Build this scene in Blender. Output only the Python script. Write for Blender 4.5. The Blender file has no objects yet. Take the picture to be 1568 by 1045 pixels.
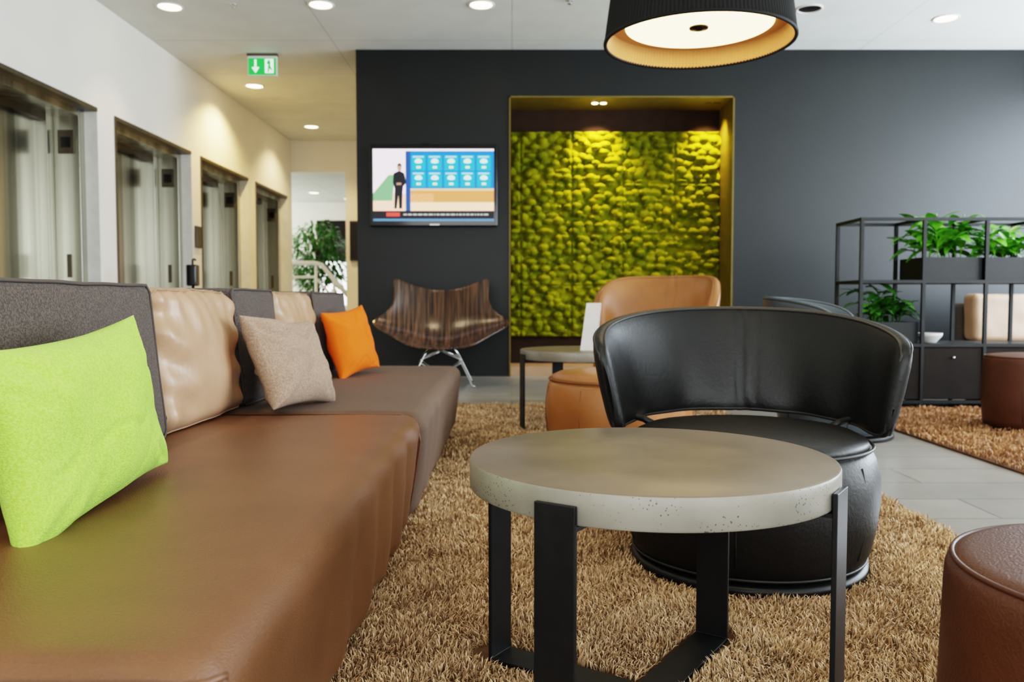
import bpy, math, random
import bmesh
import numpy as np
from mathutils import Vector, Matrix, noise
random.seed(7); np.random.seed(7)
pi=math.pi
scene=bpy.context.scene
try:
    scene.view_settings.view_transform='Filmic'
    scene.view_settings.look='High Contrast'
    scene.view_settings.exposure=0.35
except Exception as e:
    print(e)

# ------------------------------------------------------------------ materials
def mat(name,c1,c2=None,rough=0.5,metal=0.0,nscale=8.0,bump=0.0,bscale=200.0,coat=0.0,stretch=(1,1,1),
        bstretch=(1,1,1),spec=0.5,contrast=(0.35,0.65),sheen=0.0,detail=4,bdist=0.004):
    m=bpy.data.materials.new(name); m.use_nodes=True
    nt=m.node_tree; b=nt.nodes['Principled BSDF']
    b.inputs['Base Color'].default_value=(*c1,1)
    b.inputs['Roughness'].default_value=rough
    b.inputs['Metallic'].default_value=metal
    b.inputs['Specular IOR Level'].default_value=spec
    b.inputs['Coat Weight'].default_value=coat
    b.inputs['Coat Roughness'].default_value=0.25
    b.inputs['Sheen Weight'].default_value=sheen
    tc=nt.nodes.new('ShaderNodeTexCoord')
    if c2 is None: c2=tuple(x*0.9 for x in c1)
    mp=nt.nodes.new('ShaderNodeMapping'); mp.inputs['Scale'].default_value=stretch
    nt.links.new(tc.outputs['Object'],mp.inputs['Vector'])
    n=nt.nodes.new('ShaderNodeTexNoise'); n.inputs['Scale'].default_value=nscale; n.inputs['Detail'].default_value=detail
    nt.links.new(mp.outputs[0],n.inputs['Vector'])
    r=nt.nodes.new('ShaderNodeValToRGB')
    r.color_ramp.elements[0].position=contrast[0]; r.color_ramp.elements[0].color=(*c1,1)
    r.color_ramp.elements[1].position=contrast[1]; r.color_ramp.elements[1].color=(*c2,1)
    nt.links.new(n.outputs[0],r.inputs[0]); nt.links.new(r.outputs[0],b.inputs['Base Color'])
    if bump>0:
        mp2=nt.nodes.new('ShaderNodeMapping'); mp2.inputs['Scale'].default_value=bstretch
        nt.links.new(tc.outputs['Object'],mp2.inputs['Vector'])
        n2=nt.nodes.new('ShaderNodeTexNoise'); n2.inputs['Scale'].default_value=bscale; n2.inputs['Detail'].default_value=3
        nt.links.new(mp2.outputs[0],n2.inputs['Vector'])
        bp=nt.nodes.new('ShaderNodeBump'); bp.inputs['Strength'].default_value=bump; bp.inputs['Distance'].default_value=bdist
        nt.links.new(n2.outputs[0],bp.inputs['Height']); nt.links.new(bp.outputs[0],b.inputs['Normal'])
    return m
def emis(name,c,s):
    m=bpy.data.materials.new(name); m.use_nodes=True
    b=m.node_tree.nodes['Principled BSDF']
    b.inputs['Base Color'].default_value=(*[x*0.3 for x in c],1)
    b.inputs['Emission Color'].default_value=(*c,1); b.inputs['Emission Strength'].default_value=s
    return m

M={}
M['white_wall']=mat('white_wall_paint',(0.84,0.81,0.74),(0.81,0.78,0.71),0.7,nscale=2,bump=0.05,bscale=80)
M['dark_wall']=mat('charcoal_wall_paint',(0.0080,0.0095,0.0095),(0.0095,0.011,0.011),0.42,nscale=3,bump=0.04,bscale=60,spec=0.42)
M['niche']=mat('niche_lining',(0.17,0.125,0.016),(0.14,0.10,0.013),0.5)
M['black_board']=mat('black_board',(0.014,0.011,0.009),(0.018,0.014,0.012),0.7,spec=0.25)
M['niche_board']=mat('niche_dark_brown_board',(0.045,0.026,0.018),(0.038,0.022,0.015),0.8,spec=0.15)
M['steel']=mat('brushed_steel',(0.62,0.62,0.55),(0.15,0.15,0.12),0.24,1.0,nscale=2.0,stretch=(2.6,2.6,0.05),bump=0.06,bscale=5,bstretch=(2,2,0.1),bdist=0.01,contrast=(0.36,0.64),detail=2)  # light and dark vertical bands put the door reflections into the colour
M['steel_face']=mat('satin_steel_face',(0.66,0.655,0.58),(0.36,0.355,0.30),0.28,1.0,nscale=2.6,stretch=(4,4,0.05),contrast=(0.38,0.62),detail=2)  # paler steel for the jamb, with reflection streaks painted into its colour
M['steel_dark']=mat('dark_steel',(0.10,0.08,0.06),(0.08,0.065,0.05),0.35,1.0)
M['blackmetal']=mat('black_powder_metal',(0.018,0.019,0.020),(0.014,0.015,0.016),0.42,0.3,nscale=30,bump=0.05,bscale=300)
M['blackplastic']=mat('black_plastic',(0.01,0.01,0.011),(0.012,0.012,0.013),0.15)
M['leather_br']=mat('brown_sofa_leather',(0.195,0.090,0.043),(0.165,0.076,0.036),0.34,nscale=5,bump=0.5,bscale=360,coat=0.04)
M['leather_tan']=mat('tan_cushion_leather',(0.50,0.315,0.20),(0.43,0.27,0.165),0.36,nscale=6,bump=0.3,bscale=40)
M['leather_or']=mat('cognac_leather',(0.44,0.195,0.07),(0.38,0.16,0.055),0.33,nscale=6,bump=0.15,bscale=60)
M['leather_red']=mat('chestnut_leather',(0.105,0.036,0.017),(0.085,0.030,0.014),0.42,nscale=6,bump=0.4,bscale=260)
M['leather_blk']=mat('black_leather',(0.0095,0.010,0.010),(0.013,0.013,0.013),0.45,nscale=7,bump=0.25,bscale=90,spec=0.45)
M['leather_slate']=mat('slate_leather',(0.06,0.08,0.095),(0.07,0.09,0.105),0.35,nscale=7,bump=0.2,bscale=90)
M['fab_grey']=mat('grey_brown_fabric',(0.125,0.098,0.084),(0.055,0.043,0.038),0.9,nscale=220,bump=0.9,bscale=420,sheen=0.10,contrast=(0.4,0.6))
M['fab_seat']=mat('taupe_seat_fabric',(0.150,0.090,0.056),(0.105,0.062,0.039),0.7,nscale=260,bump=0.6,bscale=420,sheen=0.05,contrast=(0.4,0.6))
M['green']=mat('lime_fabric',(0.50,0.86,0.13),(0.40,0.75,0.085),0.9,nscale=200,bump=0.9,bscale=380,sheen=0.1,contrast=(0.4,0.6))
M['beige']=mat('beige_fabric',(0.47,0.33,0.24),(0.31,0.215,0.155),0.9,nscale=220,bump=0.9,bscale=380,sheen=0.10,contrast=(0.4,0.6))
M['orange']=mat('orange_fabric',(0.92,0.17,0.004),(0.82,0.14,0.003),0.85,nscale=260,bump=0.6,bscale=380,sheen=0.0)
M['piping_d']=mat('dark_piping',(0.03,0.03,0.03),None,0.5)
M['piping_b']=mat('brown_piping',(0.18,0.085,0.045),None,0.4)
M['piping_g']=mat('grey_piping',(0.085,0.068,0.060),None,0.8)
M['piping_t']=mat('tan_piping',(0.40,0.25,0.16),None,0.5)
M['leaf']=mat('leaf_green',(0.09,0.32,0.015),(0.16,0.50,0.03),0.33,nscale=9)
M['leaf_dark']=mat('leaf_dark_green',(0.04,0.15,0.02),(0.07,0.24,0.03),0.4,nscale=9)
M['soil']=mat('potting_soil',(0.03,0.02,0.012),(0.05,0.035,0.02),0.95,nscale=60,bump=0.8)
M['bark']=mat('bark',(0.12,0.08,0.05),(0.2,0.14,0.09),0.9,nscale=20)
M['chrome']=mat('chrome_wire',(0.75,0.75,0.74),None,0.15,1.0)
M['white_pl']=mat('white_plastic',(0.8,0.8,0.78),None,0.4)
M['white_trim']=mat('white_trim_paint',(0.80,0.79,0.75),None,0.45)
M['trim_grey']=mat('bronze_trim',(0.13,0.105,0.075),(0.10,0.085,0.06),0.4,0.5)
M['lampin']=mat('lampshade_lining',(0.72,0.42,0.18),(0.66,0.38,0.16),0.7,nscale=4)
M['lampout']=mat('black_pleated_fabric',(0.010,0.010,0.010),None,0.75)
M['card']=mat('white_card',(0.85,0.85,0.85),None,0.6)

def concrete():
    m=mat('concrete',(0.30,0.285,0.24),(0.225,0.213,0.177),0.34,nscale=6,bump=0.05,bscale=120,spec=0.5,detail=8)
    nt=m.node_tree; b=nt.nodes['Principled BSDF']
    tc=nt.nodes.new('ShaderNodeTexCoord')
    v=nt.nodes.new('ShaderNodeTexVoronoi'); v.inputs['Scale'].default_value=150
    nt.links.new(tc.outputs['Object'],v.inputs['Vector'])
    n=nt.nodes.new('ShaderNodeTexNoise'); n.inputs['Scale'].default_value=14
    nt.links.new(tc.outputs['Object'],n.inputs['Vector'])
    add=nt.nodes.new('ShaderNodeMath'); add.operation='MULTIPLY_ADD'
    nt.links.new(n.outputs[0],add.inputs[0]); add.inputs[1].default_value=-0.9
    nt.links.new(v.outputs['Distance'],add.inputs[2])
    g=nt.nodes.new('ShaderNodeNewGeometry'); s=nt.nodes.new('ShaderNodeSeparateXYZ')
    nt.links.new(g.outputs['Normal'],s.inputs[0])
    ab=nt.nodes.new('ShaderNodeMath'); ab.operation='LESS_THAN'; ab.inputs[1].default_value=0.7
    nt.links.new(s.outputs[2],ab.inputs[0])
    lt=nt.nodes.new('ShaderNodeMath'); lt.operation='LESS_THAN'; lt.inputs[1].default_value=-0.31
    nt.links.new(add.outputs[0],lt.inputs[0])
    mu=nt.nodes.new('ShaderNodeMath'); mu.operation='MULTIPLY'
    nt.links.new(ab.outputs[0],mu.inputs[0]); nt.links.new(lt.outputs[0],mu.inputs[1])
    # top face: base colour multiplied by a browner tint
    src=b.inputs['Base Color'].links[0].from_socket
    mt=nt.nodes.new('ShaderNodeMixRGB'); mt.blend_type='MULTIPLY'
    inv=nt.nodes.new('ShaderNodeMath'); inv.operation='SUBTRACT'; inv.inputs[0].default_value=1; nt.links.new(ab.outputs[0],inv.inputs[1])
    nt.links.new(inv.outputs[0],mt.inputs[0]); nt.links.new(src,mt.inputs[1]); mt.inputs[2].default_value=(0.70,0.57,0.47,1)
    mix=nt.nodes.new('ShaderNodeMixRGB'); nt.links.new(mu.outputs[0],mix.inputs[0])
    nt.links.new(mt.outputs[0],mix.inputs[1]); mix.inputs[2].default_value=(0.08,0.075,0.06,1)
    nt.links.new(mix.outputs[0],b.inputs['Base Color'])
    return m
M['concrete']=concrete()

def brickmat(name,c1,c2,mort,bw,bh,ms,rough,offset=0.5,bump=0.2,rot=0):
    m=bpy.data.materials.new(name); m.use_nodes=True; nt=m.node_tree; b=nt.nodes['Principled BSDF']
    tc=nt.nodes.new('ShaderNodeTexCoord'); mp=nt.nodes.new('ShaderNodeMapping'); mp.inputs['Rotation'].default_value=(0,0,rot)
    nt.links.new(tc.outputs['Object'],mp.inputs[0])
    br=nt.nodes.new('ShaderNodeTexBrick'); br.offset=offset
    br.inputs['Scale'].default_value=1.0; br.inputs['Brick Width'].default_value=bw; br.inputs['Row Height'].default_value=bh
    br.inputs['Mortar Size'].default_value=ms; br.inputs['Mortar Smooth'].default_value=0.1
    br.inputs['Color1'].default_value=(*c1,1); br.inputs['Color2'].default_value=(*c2,1); br.inputs['Mortar'].default_value=(*mort,1)
    nt.links.new(mp.outputs[0],br.inputs['Vector'])
    n=nt.nodes.new('ShaderNodeTexNoise'); n.inputs['Scale'].default_value=3; n.inputs['Detail'].default_value=6
    nt.links.new(mp.outputs[0],n.inputs['Vector'])
    mx=nt.nodes.new('ShaderNodeMixRGB'); mx.blend_type='OVERLAY'; mx.inputs[0].default_value=0.25
    nt.links.new(br.outputs['Color'],mx.inputs[1]); nt.links.new(n.outputs[0],mx.inputs[2])
    nt.links.new(mx.outputs[0],b.inputs['Base Color'])
    b.inputs['Roughness'].default_value=rough
    bp=nt.nodes.new('ShaderNodeBump'); bp.inputs['Strength'].default_value=bump; bp.inputs['Distance'].default_value=0.003; bp.invert=True
    nt.links.new(br.outputs['Fac'],bp.inputs['Height']); nt.links.new(bp.outputs[0],b.inputs['Normal'])
    return m
M['floor']=brickmat('grey_floor_tile',(0.33,0.31,0.28),(0.27,0.255,0.235),(0.15,0.14,0.13),1.2,0.3,0.004,0.30)
M['ceiling']=brickmat('ceiling_panels',(0.70,0.71,0.67),(0.69,0.70,0.66),(0.42,0.42,0.40),1.8,1.2,0.004,0.8,offset=0.0,rot=0)
M['zebra']=mat('streaked_walnut',(0.020,0.010,0.006),(0.17,0.085,0.042),0.25,nscale=16,stretch=(2.8,0.2,0.10),contrast=(0.40,0.72),coat=0.4,detail=3)
M['moss']=mat('moss',(0.265,0.250,0.007),(0.125,0.150,0.005),0.95,nscale=5,bump=0.9,bscale=90,contrast=(0.3,0.7),bdist=0.008,spec=0.08)

def rugmat(name,ca,cb):
    m=bpy.data.materials.new(name); m.use_nodes=True; nt=m.node_tree; b=nt.nodes['Principled BSDF']
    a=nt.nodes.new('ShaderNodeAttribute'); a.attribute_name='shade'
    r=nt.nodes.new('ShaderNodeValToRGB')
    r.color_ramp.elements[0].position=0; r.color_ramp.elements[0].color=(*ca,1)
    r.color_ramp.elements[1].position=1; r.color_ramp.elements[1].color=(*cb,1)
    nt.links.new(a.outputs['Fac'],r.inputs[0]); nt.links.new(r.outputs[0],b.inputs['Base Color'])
    b.inputs['Roughness'].default_value=0.75
    b.inputs['Sheen Weight'].default_value=0.1
    return m

# ------------------------------------------------------------------ geometry helpers
def link(o,parent=None):
    scene.collection.objects.link(o)
    if parent is not None: o.parent=parent
    return o
def empty(name,loc=(0,0,0),rz=0):
    o=bpy.data.objects.new(name,None); o.empty_display_size=0.1
    scene.collection.objects.link(o); o.location=loc; o.rotation_euler=(0,0,rz); return o
def mesh(name,v,f,m,parent=None,smooth=False):
    me=bpy.data.meshes.new(name); me.from_pydata([tuple(p) for p in v],[],f); me.update()
    me.materials.append(m)
    if smooth: me.polygons.foreach_set('use_smooth',[True]*len(me.polygons))
    o=bpy.data.objects.new(name,me); link(o,parent); return o
def box(name,x0,x1,y0,y1,z0,z1,m,parent=None,bevel=0.0):
    v=[(x,y,z) for x in (x0,x1) for y in (y0,y1) for z in (z0,z1)]
    f=[(0,1,3,2),(4,6,7,5),(0,4,5,1),(2,3,7,6),(0,2,6,4),(1,5,7,3)]
    o=mesh(name,v,f,m,parent)
    if bevel>0:
        b=o.modifiers.new('bevel','BEVEL'); b.width=bevel; b.segments=3
    return o
def lathe(name,prof,m,parent=None,seg=96,center=(0,0,0),mod=None,smooth=True):
    v=[];f=[];n=len(prof)
    for i in range(seg):
        a=2*pi*i/seg
        for j,(r,z) in enumerate(prof):
            rr=r+(mod(a,j,r,z) if mod else 0)
            v.append((center[0]+rr*math.cos(a),center[1]+rr*math.sin(a),center[2]+z))
    for i in range(seg):
        k=(i+1)%seg
        for j in range(n-1):
            f.append((i*n+j,k*n+j,k*n+j+1,i*n+j+1))
    return mesh(name,v,f,m,parent,smooth=smooth)
def tube(name,pts,r,m,parent=None,seg=8,closed=False):
    P=[Vector(p) for p in pts]; n=len(P); v=[];f=[]
    up=Vector((0,0,1)); prev=None
    for i in range(n):
        if closed: t=(P[(i+1)%n]-P[i-1])
        else: t=P[min(i+1,n-1)]-P[max(i-1,0)]
        if t.length<1e-9: t=Vector((0,0,1))
        t.normalize()
        if prev is None:
            a=up if abs(t.dot(up))<0.9 else Vector((1,0,0))
            nrm=t.cross(a).normalized()
        else:
            nrm=(prev-t*prev.dot(t))
            nrm=nrm.normalized() if nrm.length>1e-6 else t.orthogonal().normalized()
        prev=nrm; bn=t.cross(nrm)
        for k in range(seg):
            a=2*pi*k/seg; v.append(P[i]+nrm*(r*math.cos(a))+bn*(r*math.sin(a)))
    m_=n if closed else n-1
    for i in range(m_):
        j=(i+1)%n
        for k in range(seg):
            l=(k+1)%seg; f.append((i*seg+k,i*seg+l,j*seg+l,j*seg+k))
    if not closed:
        f.append(tuple(reversed(range(seg)))); f.append(tuple((n-1)*seg+k for k in range(seg)))
    return mesh(name,v,f,m,parent,smooth=True)
def ticks(a,b,r,n):
    left=[a+r*t/5 for t in range(6)]; right=[b-r*t/5 for t in range(5,-1,-1)]
    mid=[a+r+(b-a-2*r)*i/n for i in range(1,n)]
    return left+mid+right
def softbox(name,x0,x1,y0,y1,z0,z1,r,m,parent=None,n=(8,8,8),fn=None):
    lo=Vector((x0,y0,z0)); hi=Vector((x1,y1,z1))
    T=[ticks(lo[i],hi[i],r,n[i]) for i in range(3)]
    idx={};v=[];f=[]
    def add(p):
        inner=Vector([min(max(p[i],lo[i]+r),hi[i]-r) for i in range(3)])
        d=Vector(p)-inner
        q=inner+d.normalized()*r
        key=tuple(round(c,5) for c in q)
        if key not in idx:
            idx[key]=len(v); v.append(q)
        return idx[key]
    for ax in range(3):
        a1=(ax+1)%3;a2=(ax+2)%3
        for side,val in ((0,lo[ax]),(1,hi[ax])):
            for i in range(len(T[a1])-1):
                for j in range(len(T[a2])-1):
                    q=[]
                    for (ii,jj) in ((i,j),(i+1,j),(i+1,j+1),(i,j+1)):
                        p=[0,0,0];p[ax]=val;p[a1]=T[a1][ii];p[a2]=T[a2][jj]; q.append(add(p))
                    if not side: q=q[::-1]
                    if len(set(q))==4: f.append(tuple(q))
                    elif len(set(q))==3:
                        s=[]; [s.append(x) for x in q if x not in s]; f.append(tuple(s))
    if fn: v=[fn(p) for p in v]
    return mesh(name,v,f,m,parent,smooth=True)
def quad(name,pts,m,parent=None):
    return mesh(name,pts,[tuple(range(len(pts)))],m,parent)

# ------------------------------------------------------------------ room shell
XL=-3.6; XR=6.0; YB=8.7; H=3.4
box('floor',-7.5,6.2,-3.2,18.6,-0.12,0,M['floor'])
box('ceiling',-3.8,6.2,-3.2,13.7,H,H+0.15,M['ceiling'])
portals=[(5.46,7.26),(7.56,9.36),(9.63,11.37),(11.68,13.32)]
zl=2.47
def wall_from_boxes(name,boxes,m):
    v=[];f=[]
    for (x0,x1,y0,y1,z0,z1) in boxes:
        k=len(v)
        v+= [(x,y,z) for x in (x0,x1) for y in (y0,y1) for z in (z0,z1)]
        f+= [tuple(i+k for i in q) for q in [(0,1,3,2),(4,6,7,5),(0,4,5,1),(2,3,7,6),(0,2,6,4),(1,5,7,3)]]
    return mesh(name,v,f,m)
bx=[(XL-0.15,XL,-3.0,13.6,zl,H)]
ys=[-3.0]+[y for p in portals for y in p]+[13.6]
for i in range(0,len(ys),2): bx.append((XL-0.15,XL,ys[i],ys[i+1],0,zl))
wall_from_boxes('wall_left',bx,M['white_wall'])
box('baseboard_left',XL,XL+0.012,-3.0,5.44,0,0.09,M['white_trim'])
nx0,nx1=-0.03,2.31
wall_from_boxes('wall_back',[(-1.62,nx0,YB,9.45,0,H),(nx1,XR,YB,9.45,0,H),(nx0,nx1,YB,9.45,2.92,H),(nx0,nx1,9.28,9.45,0,2.92)],M['dark_wall'])
wall_from_boxes('trim_niche',[(nx0,nx0+0.015,YB-0.02,9.28,0,2.92),(nx1-0.015,nx1,YB-0.02,9.28,0,2.92),(nx0,nx1,YB-0.02,9.28,2.905,2.92)],M['niche'])
box('trim_niche_backboard',nx0+0.015,nx1-0.015,9.255,9.28,0.0,2.905,M['niche_board'])
box('trim_niche_base',nx0+0.015,nx1-0.015,8.75,9.255,0.0,0.10,M['leather_tan'])
box('wall_corridor_right',-1.62,-1.5,9.45,13.6,0,H,M['white_wall'])
wall_from_boxes('wall_corridor_end',[(-3.6,-1.5,13.6,13.75,2.9,H),(-2.72,-1.5,13.6,13.75,0,2.9)],M['white_wall'])
box('ceiling_far_room',-7.5,0,13.75,18.6,2.95,3.1,M['ceiling'])
wall_from_boxes('wall_far',[(-7.5,-4.3,18.3,18.45,0,2.95),(-3.55,0,18.3,18.45,0,2.95),(-4.3,-3.55,18.3,18.45,0,0.7),(-4.3,-3.55,18.3,18.45,2.56,2.95)],M['white_wall'])
wall_from_boxes('wall_far_side',[(-7.5,-7.35,13.75,18.3,0,2.95),(-0.15,0,13.75,18.3,0,2.95),(-7.5,-3.75,13.6,13.75,0,2.95)],M['white_wall'])
w=empty('window_3',(0,0,0))
box('blind',-4.3,-3.55,18.28,18.30,1.67,2.56,M['black_board'],w)
box('frame_left',-4.3,-4.26,18.3,18.4,0.7,1.67,M['white_trim'],w)
box('frame_right',-3.59,-3.55,18.3,18.4,0.7,1.67,M['white_trim'],w)
quad('pane',[(-4.26,18.42,0.7),(-3.59,18.42,0.7),(-3.59,18.42,1.67),(-4.26,18.42,1.67)],emis('daylight_pane',(0.95,1,0.97),3.0),w)
wall_from_boxes('wall_front',[(XL-0.15,6.2,-3.15,-3.0,0,0.5),(XL-0.15,6.2,-3.15,-3.0,2.9,H),(XL-0.15,-2.8,-3.15,-3.0,0.5,2.9),(5.4,6.2,-3.15,-3.0,0.5,2.9)],M['white_wall'])
wall_from_boxes('wall_right',[(XR,6.2,-3.0,9.45,0,0.4),(XR,6.2,-3.0,9.45,3.1,H),(XR,6.2,-3.0,0.0,0.4,3.1),(XR,6.2,8.4,9.45,0.4,3.1)],M['white_wall'])
w=empty('window_1')
for i in range(1,4):
    y=0.0+i*2.05; box('mullion_%d'%i,XR+0.05,XR+0.11,y-0.03,y+0.03,0.4,3.1,M['blackmetal'],w)
box('frame_bottom',XR+0.05,XR+0.11,0.0,8.4,0.4,0.45,M['blackmetal'],w); box('frame_top',XR+0.05,XR+0.11,0,8.4,3.05,3.1,M['blackmetal'],w)
w=empty('window_2')
for i in range(1,4):
    x=-2.8+i*2.05; box('mullion_%d'%i,x-0.03,x+0.03,-3.1,-3.04,0.5,2.9,M['blackmetal'],w)
box('frame_bottom',-2.8,5.4,-3.1,-3.04,0.5,0.55,M['blackmetal'],w); box('frame_top',-2.8,5.4,-3.1,-3.04,2.85,2.9,M['blackmetal'],w)

# ------------------------------------------------------------------ elevators
for (y0,y1) in portals:
    e=empty('elevator',(XL,(y0+y1)/2,0)); a=(y1-y0)/2
    xd=-0.42
    box('frame_left',-0.02,0.010,-a,-a+0.03,0,zl,M['trim_grey'],e)
    box('frame_right',-0.11,0.004,a-0.012,a,0,zl,M['white_trim'],e)
    box('frame_left_return',-0.11,-0.02,-a,-a+0.012,0,zl,M['white_trim'],e)
    box('frame_top',-0.11,0.010,-a+0.03,a-0.012,zl-0.035,zl,M['trim_grey'],e)
    box('jamb_left',xd,-0.11,-a,-a+0.10,0,zl-0.04,M['steel'],e)
    box('jamb_right',xd+0.09,-0.11,a-0.10,a,0,zl-0.04,M['steel_face'],e,0.004)
    box('jamb_right_step',xd,xd+0.09,a-0.20,a,0,zl-0.04,M['steel_face'],e,0.004)
    box('jamb_left_step',xd,xd+0.08,-a+0.1,-a+0.2,0,zl-0.04,M['steel'],e,0.004)
    box('header',xd,-0.11,-a+0.1,a-0.10,zl-0.09,zl-0.001,M['steel_face'],e)
    box('header_inner',xd,xd+0.08,-a+0.2,a-0.20,zl-0.15,zl-0.09,M['steel_dark'],e)
    for k,(d0,d1) in enumerate(((-a+0.2,-0.005),(0.005,a-0.20))):
        box('door_panel_%d'%(k+1),xd-0.03,xd+0.01,d0,d1,0.01,zl-0.15,M['steel'],e,0.003)
    box('back_plate',xd-0.06,xd-0.03,-a,a,0,zl,M['steel_dark'],e)
    box('indicator_housing',-0.29,-0.15,a-0.115,a-0.10,2.06,2.26,M['trim_grey'],e,0.003)
    box('indicator_screen',-0.26,-0.18,a-0.119,a-0.114,2.11,2.20,M['blackplastic'],e)
    box('button_plate',-0.24,-0.20,a-0.107,a-0.10,1.0,1.20,M['trim_grey'],e,0.002)
p=empty('call_button_panel',(XL,9.5,0))
box('plate',0,0.02,-0.08,0.08,1.40,1.65,M['blackplastic'],p,0.004)
p=empty('hand_sanitizer_stand',(-2.85,7.4,0))
lathe('foot',[(0.0001,0),(0.15,0),(0.15,0.012),(0.0001,0.02)],M['blackmetal'],p,48)
tube('post',[(0,0,0.01),(0,0,1.0)],0.014,M['blackmetal'],p)
softbox('dispenser',-0.045,0.045,-0.05,0.05,0.93,1.12,0.015,M['blackplastic'],p,n=(2,2,2))
tube('pump',[(0,0,1.12),(0,0,1.165),(0.02,-0.02,1.17),(0.045,-0.05,1.16)],0.009,M['blackplastic'],p)

# ------------------------------------------------------------------ moss wall
def moss():
    x0,x1,z0,z1=nx0+0.02,nx1-0.02,0.40,2.66
    st=0.0085
    nx=int((x1-x0)/st); nz=int((z1-z0)/st)
    xs=np.linspace(x0,x1,nx); zs=np.linspace(z0,z1,nz)
    hgt=np.zeros((nx,nz))
    rng=np.random.RandomState(3)
    sp=0.112; sz=0.084
    for i in range(int((x1-x0)/sp)+2):
        for j in range(int((z1-z0)/sz)+2):
            for q_ in range(2):
                cx=x0+i*sp+rng.uniform(-.04,.04)+(j%2)*sp/2; cz=z0+j*sz+rng.uniform(-.03,.03)
                if q_==0: rx=rng.uniform(0.048,0.080); rz=rng.uniform(0.036,0.056); hh=rng.uniform(0.045,0.11)
                else: rx=rng.uniform(0.025,0.04); rz=rng.uniform(0.022,0.032); hh=rng.uniform(0.02,0.06)
                i0=max(0,int((cx-rx-x0)/st)); i1=min(nx,int((cx+rx-x0)/st)+2)
                j0=max(0,int((cz-rz-z0)/st)); j1=min(nz,int((cz+rz-z0)/st)+2)
                if i1<=i0 or j1<=j0: continue
                X,Z=np.meshgrid(xs[i0:i1],zs[j0:j1],indexing='ij')
                q=1-((X-cx)/rx)**2-((Z-cz)/rz)**2
                hgt[i0:i1,j0:j1]=np.maximum(hgt[i0:i1,j0:j1],hh*np.sqrt(np.clip(q,0,1)))
    t=0.565
    for X0 in np.arange(0.095,x1,t):
        hgt*= (1-0.45*np.exp(-((xs-X0)/0.012)**2))[:,None]
    for Z0 in np.arange(0.40,z1,t):
        hgt*= (1-0.55*np.exp(-((zs-Z0)/0.012)**2))[None,:]
    hgt+=rng.uniform(0,0.006,hgt.shape)
    Y=9.245-0.01-hgt
    v=[(xs[i],Y[i,j],zs[j]) for i in range(nx) for j in range(nz)]
    f=[(i*nz+j,(i+1)*nz+j,(i+1)*nz+j+1,i*nz+j+1) for i in range(nx-1) for j in range(nz-1)]
    return mesh('moss_wall_panel',v,f,M['moss'],smooth=True)
moss()

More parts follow.
